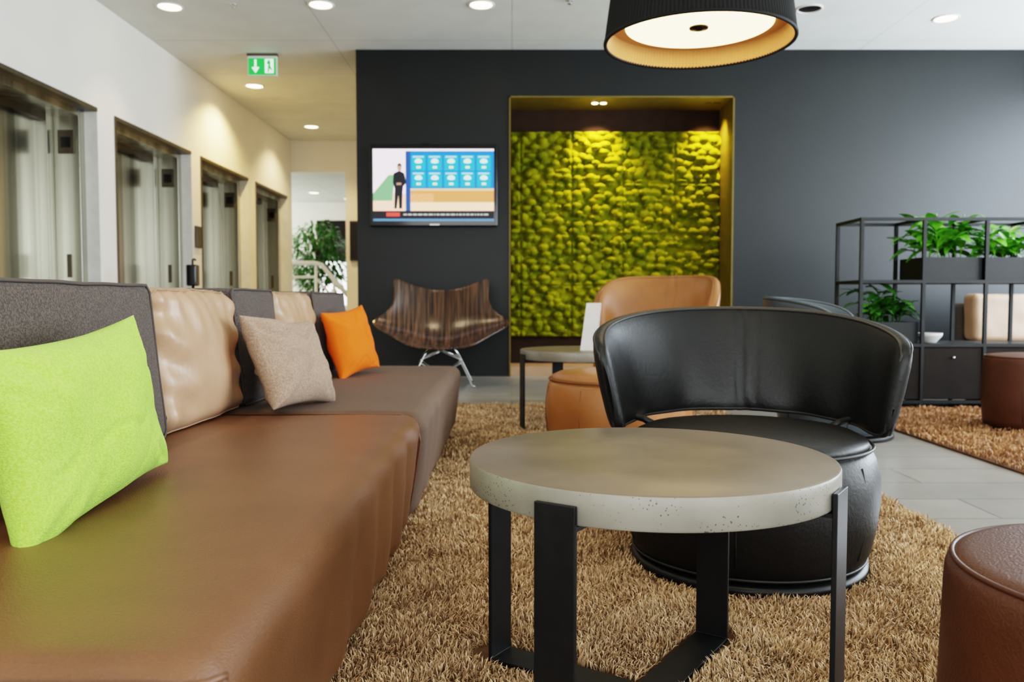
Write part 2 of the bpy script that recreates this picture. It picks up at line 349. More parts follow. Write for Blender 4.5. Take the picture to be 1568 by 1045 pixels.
# ------------------------------------------------------------------ rugs
def rug(name,x0,x1,y0,y1,zones,ca,cb,holes,segs):
    e=empty(name)
    m=rugmat(name+'_yarn',ca,cb)
    box('backing',x0,x1,y0,y1,0.001,0.010,mat(name+'_backing',tuple(c*0.6 for c in ca),None,0.95,nscale=60),e)
    rng=np.random.RandomState(11)
    V=[];Fq=[];Sh=[]
    base=0
    for (a,b,sx0,sx1,sp,L,W) in zones:
        nx=int((sx1-sx0)/sp); ny=int((b-a)/sp)
        gx,gy=np.meshgrid(np.arange(nx),np.arange(ny),indexing='ij')
        X=sx0+(gx.ravel()+rng.uniform(0,1,nx*ny))*sp; Y=a+(gy.ravel()+rng.uniform(0,1,nx*ny))*sp
        keep=np.ones(len(X),bool)
        for (cx,cy,r) in holes: keep&=((X-cx)**2+(Y-cy)**2)>r*r
        for (ax,ay,bx_,by,r) in segs:
            dx,dy=bx_-ax,by-ay; t=np.clip(((X-ax)*dx+(Y-ay)*dy)/(dx*dx+dy*dy),0,1)
            keep&=((X-ax-t*dx)**2+(Y-ay-t*dy)**2)>r*r
        X=X[keep];Y=Y[keep];n=len(X)
        an=1.6*np.sin(X*17+1.3*np.sin(Y*13))+1.6*np.cos(Y*19+1.7*np.sin(X*12))+rng.normal(0,1.5,n)
        ln=L*rng.uniform(0.7,1.15,n); lean=ln*rng.uniform(0.25,0.85,n)
        dx=np.cos(an);dy=np.sin(an)
        wa=rng.uniform(0,2*pi,n); wx=np.cos(wa)*W/2; wy=np.sin(wa)*W/2
        z0=np.full(n,0.009)
        h=np.sqrt(np.maximum(ln**2-lean**2,1e-6))*(1+0.25*np.sin(X*23+2*np.sin(Y*17)))
        p=np.zeros((n,5,3))
        p[:,0]=np.stack([X-wx*.7,Y-wy*.7,z0],1); p[:,1]=np.stack([X+wx*.7,Y+wy*.7,z0],1)
        mx=X+dx*lean*0.4; my=Y+dy*lean*0.4; mz=z0+h*0.75
        p[:,2]=np.stack([mx+wx,my+wy,mz],1); p[:,3]=np.stack([mx-wx,my-wy,mz],1)
        p[:,4]=np.stack([X+dx*lean,Y+dy*lean,z0+h],1)
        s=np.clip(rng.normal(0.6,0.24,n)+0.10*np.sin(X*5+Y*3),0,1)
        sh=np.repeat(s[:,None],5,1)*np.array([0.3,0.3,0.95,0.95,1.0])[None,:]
        V.append(p.reshape(-1,3)); Sh.append(sh.ravel())
        Fq.append(base+np.arange(n)*5); base+=n*5
    V=np.concatenate(V);S=np.concatenate(Sh);I=np.concatenate(Fq);n=len(I)
    me=bpy.data.meshes.new('pile')
    me.vertices.add(len(V)); me.vertices.foreach_set('co',V.ravel())
    loops=np.stack([I,I+1,I+2,I+3,I+3,I+2,I+4],1).ravel()
    me.loops.add(len(loops)); me.loops.foreach_set('vertex_index',loops.astype(np.int32))
    starts=np.stack([np.arange(n)*7,np.arange(n)*7+4],1).ravel()
    me.polygons.add(2*n); me.polygons.foreach_set('loop_start',starts.astype(np.int32))
    me.update(calc_edges=True); me.validate()
    at=me.attributes.new('shade','FLOAT','POINT'); at.data.foreach_set('value',S.astype(np.float32))
    me.materials.append(m)
    o=bpy.data.objects.new('pile',me); link(o,e)
    return e
TC=(0.268,1.60); ta=math.radians(34)
dirs=[(-math.sin(ta),-math.cos(ta)),(math.cos(ta),-math.sin(ta)),(math.sin(ta),math.cos(ta)),(-math.cos(ta),math.sin(ta))]
segs=[(TC[0]+d[0]*0.37,TC[1]+d[1]*0.37,TC[0],TC[1],0.05) for d in dirs]
T2=(0.42,5.12)
BC=(0.712,2.485)
holes=[(BC[0],BC[1],0.35),(0.55,4.28,0.34),(0.855,1.07,0.24)]
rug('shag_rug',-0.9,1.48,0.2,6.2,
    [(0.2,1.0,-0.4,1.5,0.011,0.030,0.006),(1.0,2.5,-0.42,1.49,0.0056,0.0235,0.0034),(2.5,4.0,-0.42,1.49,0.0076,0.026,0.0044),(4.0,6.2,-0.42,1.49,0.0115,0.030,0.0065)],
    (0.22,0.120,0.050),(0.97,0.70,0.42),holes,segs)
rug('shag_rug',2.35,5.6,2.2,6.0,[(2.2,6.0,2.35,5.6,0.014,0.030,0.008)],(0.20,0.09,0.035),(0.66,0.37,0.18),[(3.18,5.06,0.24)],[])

# ------------------------------------------------------------------ coffee tables
def coffee_table(loc,R,t,rot,z0=0.0):
    e=empty('coffee_table',(loc[0],loc[1],0),0)
    b=0.006; th=0.058
    prof=[(0.0001,t),(R*0.5,t),(R-b,t),(R-b*0.3,t-b*0.3),(R,t-b),(R,t-th+b),(R-b*0.3,t-th+b*0.3),(R-b,t-th),(0.0001,t-th)]
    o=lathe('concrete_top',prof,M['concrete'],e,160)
    o.modifiers.new('es','EDGE_SPLIT').split_angle=math.radians(30)
    zt=t-0.024; w=0.038; k=0.009
    for i,d in enumerate(rot):
        dx,dy=d; tx,ty=-dy,dx
        def P(r,s,z): return (dx*r+tx*s,dy*r+ty*s,z)
        r0=R+0.001; r1=r0+k
        sec=[(r1,zt),(r0,zt),(r0,z0+k+0.0),(0.0,z0+k),(0.0,z0),(r1,z0)]
        v=[P(r,-w,z) for r,z in sec]+[P(r,w,z) for r,z in sec]; n=len(sec)
        f=[tuple(range(n-1,-1,-1)),tuple(range(n,2*n))]+[(j,(j+1)%n,(j+1)%n+n,j+n) for j in range(n)]
        lo=mesh('leg_%d'%(i+1),v,f,M['blackmetal'],e); bv=lo.modifiers.new('b','BEVEL'); bv.width=0.0015; bv.segments=2
        sec=[(r0,t-th-0.001),(r0-0.05,t-th-0.001),(r0-0.05,t-th-0.009),(r0,t-th-0.009)]
        v=[P(r,-w*0.9,z) for r,z in sec]+[P(r,w*0.9,z) for r,z in sec]; n=4
        f=[tuple(range(n-1,-1,-1)),tuple(range(n,2*n))]+[(j,(j+1)%n,(j+1)%n+n,j+n) for j in range(n)]
        mesh('bracket_%d'%(i+1),v,f,M['blackmetal'],e)
    return e
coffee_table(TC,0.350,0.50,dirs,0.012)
r2=math.radians(18)
dirs2=[(math.cos(r2+i*pi/2+pi),math.sin(r2+i*pi/2+pi)) for i in range(4)]
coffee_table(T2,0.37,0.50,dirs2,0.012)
c=empty('table_tent_card',(0.46,4.98,0.5005),math.radians(-12))
quad('front_leaf',[(-0.045,-0.03,0),(0.045,-0.03,0),(0.075,0.03,0.285),(-0.015,0.03,0.285)],M['card'],c).modifiers.new('s','SOLIDIFY').thickness=0.002
quad('rear_leaf',[(-0.045,0.09,0),(0.045,0.09,0),(0.075,0.033,0.285),(-0.015,0.033,0.285)],M['card'],c).modifiers.new('s','SOLIDIFY').thickness=0.002

# ------------------------------------------------------------------ lounge chairs (round pouf + wrap back)
def pouf(e,R,zt,m,pipe,seams=6,seam_rot=0.3):
    prof=[(0.0001,0.03),(R-0.05,0.03),(R-0.03,0.04),(R-0.012,0.08),(R+0.005,0.15),(R+0.012,0.22),(R+0.008,0.28),(R-0.005,zt-0.06),(R-0.018,zt-0.035),
          (R-0.028,zt-0.03),(R-0.022,zt-0.022),(R-0.03,zt-0.008),(R-0.06,zt+0.006),(R*0.6,zt+0.018),(R*0.3,zt+0.022),(0.0001,zt+0.023)]
    def md(a,j,r,z):
        return 0.004*math.sin(a*9+z*8)*(1 if 0.06<z<zt-0.06 else 0)
    lathe('seat_body',prof,m,e,120,mod=md)
    lathe('base_ring',[(0.0001,0.0),(R-0.03,0.0),(R-0.02,0.006),(R-0.02,0.022),(R-0.035,0.03),(0.0001,0.03)],M['blackmetal'],e,96)
    pts=[((R-0.013)*math.cos(a),(R-0.013)*math.sin(a),zt-0.026) for a in [2*pi*i/96 for i in range(96)]]
    tube('seat_piping',pts,0.005,pipe,e,6,True)
    pts=[((R-0.025)*math.cos(a),(R-0.025)*math.sin(a),0.045) for a in [2*pi*i/96 for i in range(96)]]
    tube('bottom_piping',pts,0.004,pipe,e,6,True)
    for k in range(seams):
        a=seam_rot+2*pi*k/seams
        pr=[(R-0.011,0.08),(R+0.006,0.15),(R+0.013,0.22),(R+0.009,0.28),(R-0.004,zt-0.06)]
        tube('seam_%d'%k,[(r*math.cos(a),r*math.sin(a),z) for r,z in pr],0.0022,pipe,e,6)
def lounge_chair(loc,rz,m,pipe,zb=0.41,zmid=0.765,zend=0.665,span=100,R=0.375,rt=0.50,z0=0.012,zt=0.43,th=0.055,flare=0.075,drop=0.0,power=2.2,capn=14):
    e=empty('lounge_chair',(loc[0],loc[1],z0),rz)
    pouf(e,R,zt,m,pipe)
    NU=110;NV=28; v=[];f=[]
    A=math.radians(span)
    def cross(u,th_ang):
        au=abs(u)
        ang=u*A
        zt_=zmid-(zmid-zend)*au**power
        zb_=zb-drop*au**2
        eh=(max(0,1-au**capn))**(1/3.0)
        et=(max(0,1-au**40))**(1/2.0)
        zm=(zt_+zb_)/2; hh=(zt_-zb_)/2*(0.30+0.70*eh)
        c,s=math.cos(th_ang),math.sin(th_ang)
        n=5.0
        sv=math.copysign(abs(s)**(2/n),s); cv=math.copysign(abs(c)**(2/2.6),c)
        z=zm+sv*hh
        k=(z-zb)/(zmid-zb)
        rr=rt-flare*(1-k) -0.03*(1-au)*(1-k)
        t=th/2*et*(1.15-0.35*abs(k-0.35))
        w=0.0
        if cv<0:
            w=0.007*math.exp(-((ang-0.12)/0.10)**2)*math.sin((ang*9+k*3)*6)+0.005*math.sin(ang*12+k*4)*(1-k)
            w-=0.006*math.exp(-(ang/0.012)**2)
        rr2=rr+cv*t+w
        return Vector((rr2*math.sin(ang),rr2*math.cos(ang)*0.98,z))
    for i in range(NU+1):
        u=-1+2*i/NU
        u=math.copysign(1-(1-abs(u))**1.35,u)
        for j in range(NV): v.append(cross(u,2*pi*j/NV))
    for i in range(NU):
        for j in range(NV):
            k=(j+1)%NV; f.append((i*NV+j,i*NV+k,(i+1)*NV+k,(i+1)*NV+j))
    f.append(tuple(range(NV)));f.append(tuple(NU*NV+j for j in reversed(range(NV))))
    mesh('backrest',v,f,m,e,smooth=True)
    for nm,aa in (('inner',math.radians(118)),('outer',math.radians(58))):
        top=[cross(-0.985+1.97*i/80,aa) for i in range(81)]
        bot=[cross(0.985-1.97*i/80,-aa) for i in range(81)]
        tube('rim_piping_'+nm,top+bot,0.0045,pipe,e,6,True)
    for k,s in enumerate((-1,1)):
        a=s*math.radians(66); rb=rt-flare-0.01
        tube('strut_%d'%(k+1),[((R-0.07)*math.sin(a),(R-0.07)*math.cos(a),zt-0.005),((R-0.03)*math.sin(a),(R-0.03)*math.cos(a),zt+0.012),(rb*math.sin(a),rb*math.cos(a),zt+0.02),((rb+0.012)*math.sin(a),(rb+0.012)*math.cos(a),zt+0.04)],0.011,M['blackmetal'],e,10)
    return e
lounge_chair(BC,math.radians(-7),M['leather_blk'],M['piping_d'],zb=0.41,zmid=0.768,zend=0.655,span=98,R=0.365,zt=0.395,drop=0.035,rt=0.468,flare=0.075,capn=36)
lounge_chair((1.02,6.22),math.radians(-32),M['leather_or'],mat('cognac_piping',(0.4,0.17,0.06),None,0.4),zb=0.40,zmid=1.00,zend=0.80,span=82,R=0.40,rt=0.52,th=0.09,flare=0.10,z0=0.0,power=5,capn=7)
lounge_chair((1.93,4.90),math.radians(62),M['leather_slate'],M['piping_d'],zmid=0.825,zend=0.73,R=0.34,rt=0.42,z0=0.0,power=3)

def ottoman(loc,R,zt,m,z0=0.0,seams=4,rounded=False,pipe=None):
    e=empty('ottoman',(loc[0],loc[1],z0))
    pipe=pipe or m
    r=0.035 if not rounded else 0.06
    prof=[(0.0001,0.015),(R-0.03,0.015),(R-0.012,0.025),(R-0.004,0.06),(R+0.004,zt*0.45),(R,zt-r*1.6)]
    for i in range(1,7):
        a=i/6*pi/2; prof.append((R-r+r*math.cos(a),zt-r+r*math.sin(a)))
    prof+=[(R*0.6,zt+0.008),(R*0.3,zt+0.011),(0.0001,zt+0.012)]
    lathe('body',prof,m,e,96,mod=lambda a,j,rr,z: 0.002*math.sin(a*7+z*9) if 0.06<z<zt-0.05 else 0)
    lathe('base_ring',[(0.0001,0),(R-0.04,0),(R-0.04,0.015),(0.0001,0.015)],M['blackmetal'],e,64)
    q=R-r*0.30
    tube('top_piping',[(q*math.cos(a),q*math.sin(a),zt-r*0.25) for a in [2*pi*i/72 for i in range(72)]],0.004,pipe,e,6,True)
    for k in range(seams):
        a=0.9+2*pi*k/seams
        tube('seam_%d'%k,[((R+o)*math.cos(a),(R+o)*math.sin(a),z) for o,z in ((-0.004,0.06),(0.002,zt*.25),(0.004,zt*.45),(0.001,zt-r*1.6))],0.002,pipe,e,6)
    return e
pr=mat('chestnut_piping',(0.09,0.03,0.014),None,0.45)
ottoman((0.855,1.07),0.255,0.435,M['leather_red'],0.012,4,pipe=pr)
ottoman((3.18,5.06),0.255,0.455,M['leather_red'],0.012,4,pipe=pr)
e=empty('ottoman',(0.55,4.28,0.012))
pouf(e,0.37,0.41,M['leather_or'],mat('cognac_dark_piping',(0.22,0.09,0.035),None,0.4),8,0.15)

# ------------------------------------------------------------------ sofa
S=empty('sectional_sofa')
hs=0.42
def seatfn(p):
    x,y,z=p
    if x>-0.5:
        k=(hs-z)/hs
        w=min(1,max(0,(x+0.5)/0.15))
        x-=0.055*k*w
        g=math.exp(-((y-2.40)/0.40)**2)+math.exp(-((y-3.15)/0.3)**2)*0.6+math.exp(-((y-1.75)/0.2)**2)*0.5
        x+=w*0.015*g*math.sin(y*24+z*5+1.5*noise.noise((y*2,0,z*3)))*min(1,k*2.5+0.12)
        x+=w*0.010*noise.noise((y*3,z*4,0.3))
    z+=0.004*noise.noise((x*4,y*3,0.7)) if z>0.3 else 0
    return (x,y,z)
softbox('seat_leather',-1.30,-0.300,0.826,2.79,0.03,hs,0.065,M['leather_br'],S,n=(14,90,12),fn=seatfn)
softbox('seat_fabric',-1.30,-0.292,2.795,4.90,0.03,hs-0.002,0.065,M['fab_seat'],S,n=(10,70,12),fn=seatfn)
pts=[(-1.28,0.838,hs-0.020),(-0.8,0.836,hs-0.020),(-0.42,0.836,hs-0.020)]
for i in range(0,7):
    a=i/6*pi/2; pts.append((-0.372+0.055*math.sin(a)*1.0,0.890-0.054*math.cos(a),hs-0.020-0.012*i/6))
pts+=[(-0.318,0.905,hs-0.08),(-0.325,0.90,hs-0.14),(-0.345,0.89,0.15),(-0.362,0.89,0.05)]
tube('end_piping',pts,0.0055,M['piping_b'],S,8)
tube('section_seam',[(-1.2,2.792,hs-0.006),(-0.38,2.792,hs-0.006),(-0.325,2.792,hs-0.035),(-0.312,2.792,hs-0.10),(-0.35,2.792,0.1)],0.004,M['piping_b'],S,8)
softbox('backrest_frame',-1.42,-1.20,0.826,4.90,0.03,0.70,0.04,M['fab_grey'],S,n=(4,30,6))
for k,(x,y) in enumerate(((-1.25,0.95),(-0.5,0.95),(-1.25,4.75),(-0.5,4.75),(-0.5,2.6))):
    lathe('foot_%d'%(k+1),[(0.0001,0),(0.025,0),(0.025,0.035),(0.0001,0.035)],M['blackmetal'],S,24,(x,y,0.0))
cush=[(0.86,1.53,'tan'),(1.55,2.265,'grey'),(2.27,2.91,'tan'),(2.92,3.42,'grey'),(3.43,4.08,'tan'),(4.09,4.87,'grey')]
for i,(y0,y1,kind) in enumerate(cush):
    m=M['leather_tan'] if kind=='tan' else M['fab_grey']
    ym=(y0+y1)/2; hw=(y1-y0)/2
    zt=0.845 if kind=='grey' else 0.835
    def fn(p,ym=ym,hw=hw,i=i,kind=kind):
        x,y,z=p
        u=(y-ym)/hw; w=(z-hs)/(0.84-hs)*2-1
        bl=max(0,1-u*u)*max(0,1-w*w*0.9)
        amp=0.025 if kind=='grey' else 0.04
        if x>-1.1: x+=amp*bl
        tilt=-(z-hs)*0.10
        x+=tilt
        if kind=='tan':
            x+=0.016*noise.noise((y*7+i,z*9,i*3.1))*(1 if x>-1.2 else 0)
            z+=0.014*noise.noise((y*9,i*5.0,1.0))*(1 if w>0.5 else 0)
            x+=0.010*math.sin(z*55+y*14+2*noise.noise((y*6,z*6,i)))*max(0,abs(u)-0.4)*1.6
            if w>0.2: x+=0.010*math.sin(y*70+z*12)*(w-0.2)
        else:
            x+=0.006*noise.noise((y*5+i,z*5,i*3.1))
            z+=0.006*noise.noise((y*6,i*5.0,1.0))*(1 if w>0.5 else 0)
        return (x,y,z)
    softbox('back_cushion_%d'%(i+1),-1.17,-0.945,y0,y1,hs+0.004,zt,0.045 if kind=='tan' else 0.028,m,S,n=(4,28,22),fn=fn)
    pts=[]
    r=0.03 if kind=='tan' else 0.022
    def add(y,z):
        pts.append(Vector(fn((-0.950 if kind=='grey' else -0.965,y,z))))
    N=14
    for k in range(N+1): add(y0+r+(y1-y0-2*r)*k/N,zt-0.004)
    for k in range(N+1): add(y1-0.004,zt-r-(zt-hs-2*r)*k/N)
    for k in range(N+1): add(y1-r-(y1-y0-2*r)*k/N,hs+0.008)
    for k in range(N+1): add(y0+0.004,hs+r+(zt-hs-2*r)*k/N)
    tube('cushion_piping_%d'%(i+1),pts,0.0045 if kind=='grey' else 0.0025,M['piping_g'] if kind=='grey' else M['piping_t'],S,6,True)

# second seating group visible through the metal shelf
G=empty('grey_sofa',(5.05,7.45,0))
softbox('seat',-0.85,0.85,-0.45,0.35,0.06,0.42,0.05,M['fab_grey'],G,n=(10,6,4))
softbox('back',-0.85,0.85,0.30,0.48,0.06,0.78,0.05,M['fab_grey'],G,n=(10,3,6))
for k in range(3):
    x0=-0.83+k*0.555
    softbox('back_cushion_%d'%k,x0,x0+0.545,0.08,0.29,0.425,0.86,0.05,M['fab_grey'] if k==1 else M['leather_tan'],G,n=(8,3,8),
            fn=lambda p: (p[0],p[1]-0.03*math.cos(p[2]*3)+0.01*noise.noise((p[0]*8,p[2]*8,1)),p[2]+0.008*noise.noise((p[0]*7,2,1))))
for k,(x,y) in enumerate(((-0.78,-0.38),(0.78,-0.38),(-0.78,0.4),(0.78,0.4))):
    lathe('foot_%d'%k,[(0.0001,0),(0.025,0),(0.025,0.065),(0.0001,0.065)],M['blackmetal'],G,24,(x,y,0.0))

# ------------------------------------------------------------------ throw pillows
def pillow(loc,w,h,th,lean,rz,roll,m,seed,sharp=0.10,crease=1.0):
    N=56; v=[];f=[]
    def pt(i,j,s):
        u=-1+2*i/N; q=-1+2*j/N
        u=math.sin(u*pi/2)*0.55+u*0.45; q=math.sin(q*pi/2)*0.55+q*0.45
        a=w/2*u*(1-sharp*(1-q*q)*abs(u)); b=h/2*q*(1-sharp*(1-u*u)*abs(q))
        t=th/2*(max(0,(1-u**4)*(1-q**4)))**0.5*(0.75+0.25*(1-u*u)*(1-q*q))
        edge=max(abs(u),abs(q))
        c=noise.noise((a*7+seed,b*7,seed*2+s))*0.020+noise.noise((a*16+seed,b*16,seed+s*3))*0.006
        rn=abs(noise.noise((a*6+seed*3,b*9,seed)))
        c-=crease*0.012*math.exp(-(rn/0.05)**2)*(1-edge**4)
        cr=(abs(u)*abs(q))**1.6
        c+=0.016*cr*math.sin(math.atan2(abs(q),abs(u))*20+seed)*(1-edge**6)
        off=0.012*noise.noise((a*5+seed,b*5,9.0))
        return Vector((s*t+c*(1-edge**8)+off, a, b))
    for s in (1,-1):
        for i in range(N+1):
            for j in range(N+1): v.append(pt(i,j,s))
    n=N+1
    for i in range(N):
        for j in range(N):
            f.append((i*n+j,(i+1)*n+j,(i+1)*n+j+1,i*n+j+1))
            k=n*n; f.append((k+i*n+j,k+i*n+j+1,k+(i+1)*n+j+1,k+(i+1)*n+j))
    M4=Matrix.Translation(loc)@Matrix.Rotation(rz,4,'Z')@Matrix.Rotation(-lean,4,'Y')@Matrix.Rotation(roll,4,'X')
    o=mesh('throw_pillow',v,f,m,smooth=True)
    me=o.data
    bm=bmesh.new(); bm.from_mesh(me); bmesh.ops.remove_doubles(bm,verts=bm.verts,dist=0.0006); bmesh.ops.recalc_face_normals(bm,faces=bm.faces); bm.to_mesh(me); bm.free()
    for p in me.polygons: p.use_smooth=True
    o.matrix_world=M4
    return o
pillow((-0.792,1.53,0.580),0.59,0.338,0.15,math.radians(9),math.radians(1),math.radians(4.5),M['green'],1.3,crease=0.7)
pillow((-0.785,2.93,0.582),0.50,0.335,0.15,math.radians(22),math.radians(-10),math.radians(-4),M['beige'],4.1)
pillow((-0.825,4.24,0.590),0.42,0.35,0.14,math.radians(14),math.radians(-18),math.radians(5),M['orange'],7.7)

# ------------------------------------------------------------------ TV
tv=empty('wall_tv',(-0.8125,8.7,1.99))
TW,TH=0.6625,0.42
softbox('housing',-TW,TW,-0.085,-0.03,-TH,TH,0.012,M['blackplastic'],tv,n=(3,2,3))
box('wall_mount',-0.25,0.25,-0.03,0.0,-0.2,0.2,M['blackmetal'],tv)
X=lambda x:-0.625+1.25*x; Z=lambda y:0.375-0.74*y
def scr(name,x0,x1,y0,y1,c,s=1.0,lay=0):
    y=-0.0865-0.0006*lay
    return quad(name,[(X(x0),y,Z(y1)),(X(x1),y,Z(y1)),(X(x1),y,Z(y0)),(X(x0),y,Z(y0))],emis('screen_'+name,c,s*1.6),tv)
scr('backdrop',0,1,0,1,(0.75,0.62,0.70),1.1,0)
scr('left_floor',0,0.5,0.62,0.86,(0.80,0.48,0.32),1.0,1)
scr('blue_panel',0.27,1,0.03,0.55,(0.010,0.15,0.52),0.9,1)
scr('dark_strip',0.27,0.31,0.03,0.86,(0.02,0.08,0.30),0.6,2)
scr('desk',0.31,1,0.55,0.78,(0.60,0.24,0.08),0.8,1)
scr('desk_lit',0.31,1,0.74,0.86,(0.85,0.56,0.33),0.9,2)
scr('desk_edge',0.31,1,0.55,0.58,(0.75,0.45,0.2),0.8,2)
scr('ticker',0,1,0.86,0.97,(0.015,0.015,0.02),0.5,3)
scr('ticker_red',0.11,0.22,0.885,0.935,(0.7,0.05,0.04),1.0,4)
scr('bottom',0,1,0.97,1.0,(0.1,0.25,0.45),0.6,3)
rr=random.Random(5); xx=0.25
while xx<0.93:
    ww=rr.uniform(0.012,0.04); scr('ticker_text',xx,xx+ww,0.90,0.922,(0.5,0.5,0.5),0.6,4); xx+=ww+0.008
for r in range(2):
    for c_ in range(5):
        x=0.32+c_*0.135; y=0.09+r*0.23
        scr('card_%d_%d'%(r,c_),x,x+0.115,y,y+0.21,(0.02,0.30,0.50),0.9,2)
        scr('card_title_%d_%d'%(r,c_),x+0.01,x+0.10,y+0.01,y+0.03,(0.4,0.6,0.75),0.8,3)
        cx=x+0.057; cy=y+0.09
        quad('cloud_%d_%d'%(r,c_),[(X(cx+0.032*math.cos(t_)),-0.0883,Z(cy-0.035*math.sin(t_)*(1.3 if math.sin(t_)>0 else 0.6))) for t_ in [2*pi*q/12 for q in range(12)]],emis('screen_cloud',(0.55,0.85,0.65),1.5),tv)
        scr('temp_%d_%d'%(r,c_),x+0.04,x+0.075,y+0.15,y+0.18,(0.7,0.8,0.3),0.9,3)
def poly(name,pts,c,s=1,lay=5):
    quad(name,[(X(a),-0.0865-0.0006*lay,Z(b)) for a,b in pts],emis('screen_'+name,c,s),tv)
poly('green_stripe',[(0.0,0.62),(0.13,0.36),(0.18,0.36),(0.16,0.72),(0.0,0.72)][::-1],(0.18,0.42,0.20),1.0,2)
poly('presenter_body',[(0.17,0.34),(0.22,0.30),(0.26,0.34),(0.275,0.47),(0.25,0.52),(0.245,0.60),(0.24,0.83),(0.215,0.83),(0.21,0.64),(0.195,0.83),(0.175,0.83),(0.18,0.55),(0.165,0.47)][::-1],(0.015,0.015,0.02),0.6)
poly('presenter_head',[(0.203,0.29),(0.203,0.23),(0.22,0.205),(0.237,0.23),(0.237,0.29),(0.22,0.31)][::-1],(0.5,0.3,0.22),0.9,6)
poly('presenter_hair',[(0.201,0.25),(0.203,0.215),(0.22,0.195),(0.237,0.215),(0.239,0.25),(0.22,0.228)][::-1],(0.05,0.03,0.02),0.9,7)
poly('presenter_hands',[(0.195,0.47),(0.235,0.47),(0.235,0.50),(0.195,0.50)][::-1],(0.5,0.3,0.22),0.8,6)
quad('logo',[(-0.04,-0.0862,-0.408),(0.06,-0.0862,-0.408),(0.06,-0.0862,-0.396),(-0.04,-0.0862,-0.396)],emis('tv_logo',(0.8,0.8,0.8),0.6),tv)
box('camera_bar',-0.14,-0.04,-0.075,-0.05,TH,TH+0.02,M['blackplastic'],tv,0.004)

# ------------------------------------------------------------------ exit sign (fixed directly to the ceiling)
ex=empty('exit_sign',(-2.63,8.85,0.185))
box('housing',-0.155,0.155,-0.02,0.02,2.98,3.19,M['white_pl'],ex,0.006)
box('ceiling_rail',-0.16,0.16,-0.025,0.025,3.19,3.213,M['trim_grey'],ex,0.003)
gm=emis('exit_green',(0.02,0.42,0.06),1.0); wm=emis('exit_white',(0.9,1,0.9),1.2)
quad('face',[(-0.145,-0.0215,2.99),(0.145,-0.0215,2.99),(0.145,-0.0215,3.165),(-0.145,-0.0215,3.165)],gm,ex)
quad('arrow_stem',[(-0.08,-0.023,3.06),(-0.06,-0.023,3.06),(-0.06,-0.023,3.15),(-0.08,-0.023,3.15)],wm,ex)
quad('arrow_head',[(-0.07,-0.0232,3.01),(-0.03,-0.0232,3.07),(-0.055,-0.0232,3.07),(-0.07,-0.0232,3.05),(-0.085,-0.0232,3.07),(-0.11,-0.0232,3.07)],wm,ex)
quad('door_symbol',[(0.03,-0.023,3.01),(0.12,-0.023,3.01),(0.12,-0.023,3.155),(0.03,-0.023,3.155)],wm,ex)
quad('runner',[(0.055,-0.024,3.02),(0.07,-0.024,3.02),(0.08,-0.024,3.06),(0.10,-0.024,3.03),(0.11,-0.024,3.04),(0.085,-0.024,3.09),(0.09,-0.024,3.12),(0.08,-0.024,3.145),(0.065,-0.024,3.145),(0.045,-0.024,3.11),(0.065,-0.024,3.10)],gm,ex)

# ------------------------------------------------------------------ shell chair
ch=empty('shell_lounge_chair',(-0.67,7.80,0.0),math.radians(4))
rows=[
 (-0.36,[-.30,-.21,-.11,0,.11,.21,.30],[.40,.385,.375,.37,.375,.385,.40],[0]*7),
 (-0.14,[-.48,-.31,-.15,0,.15,.31,.48],[.50,.41,.365,.35,.365,.41,.50],[0]*7),
 ( 0.08,[-.72,-.42,-.18,0,.18,.42,.72],[.60,.51,.40,.375,.40,.51,.60],[0]*7),
 ( 0.22,[-.50,-.39,-.20,0,.20,.39,.50],[.68,.62,.54,.51,.54,.62,.68],[-.05,0,.03,.05,.03,0,-.05]),
 ( 0.34,[-.43,-.34,-.18,0,.18,.34,.43],[.84,.80,.75,.73,.75,.80,.84],[-.08,-.02,.03,.05,.03,-.02,-.08]),
 ( 0.40,[-.49,-.36,-.18,0,.18,.36,.49],[1.05,.98,.92,.90,.92,.98,1.05],[-.08,-.02,.03,.05,.03,-.02,-.08])]
v=[];f=[]
for (y,xs_,zs_,ys_) in rows:
    for a in range(7): v.append((xs_[a],y+ys_[a],zs_[a]))
for r in range(5):
    for a in range(6): f.append((r*7+a,r*7+a+1,(r+1)*7+a+1,(r+1)*7+a))
sh=mesh('shell',v,f,M['zebra'],ch,smooth=True)
s1=sh.modifiers.new('sub','SUBSURF'); s1.levels=3; s1.render_levels=3
s2=sh.modifiers.new('sol','SOLIDIFY'); s2.thickness=0.014
for k,(sx,sy) in enumerate(((-1,-1),(1,-1),(1,1),(-1,1))):
    tube('leg_%d'%(k+1),[(sx*0.10,sy*0.08,0.355),(sx*0.16,sy*0.14,0.29),(sx*0.29,sy*0.25,0.02),(sx*0.31,sy*0.27,0.010)],0.010,M['chrome'],ch)
    tube('brace_%d'%(k+1),[(sx*0.19,sy*0.165,0.25),(-sx*0.05,sy*0.05,0.35)],0.006,M['chrome'],ch)
tube('cross_wire',[(-0.2,-0.17,0.23),(0,0,0.10),(0.2,0.17,0.23)],0.006,M['chrome'],ch)
tube('cross_wire_rear',[(0.2,-0.17,0.23),(0,0,0.10),(-0.2,0.17,0.23)],0.006,M['chrome'],ch)
lathe('mount',[(0.0001,0.344),(0.12,0.344),(0.12,0.356),(0.0001,0.356)],M['blackmetal'],ch,32)

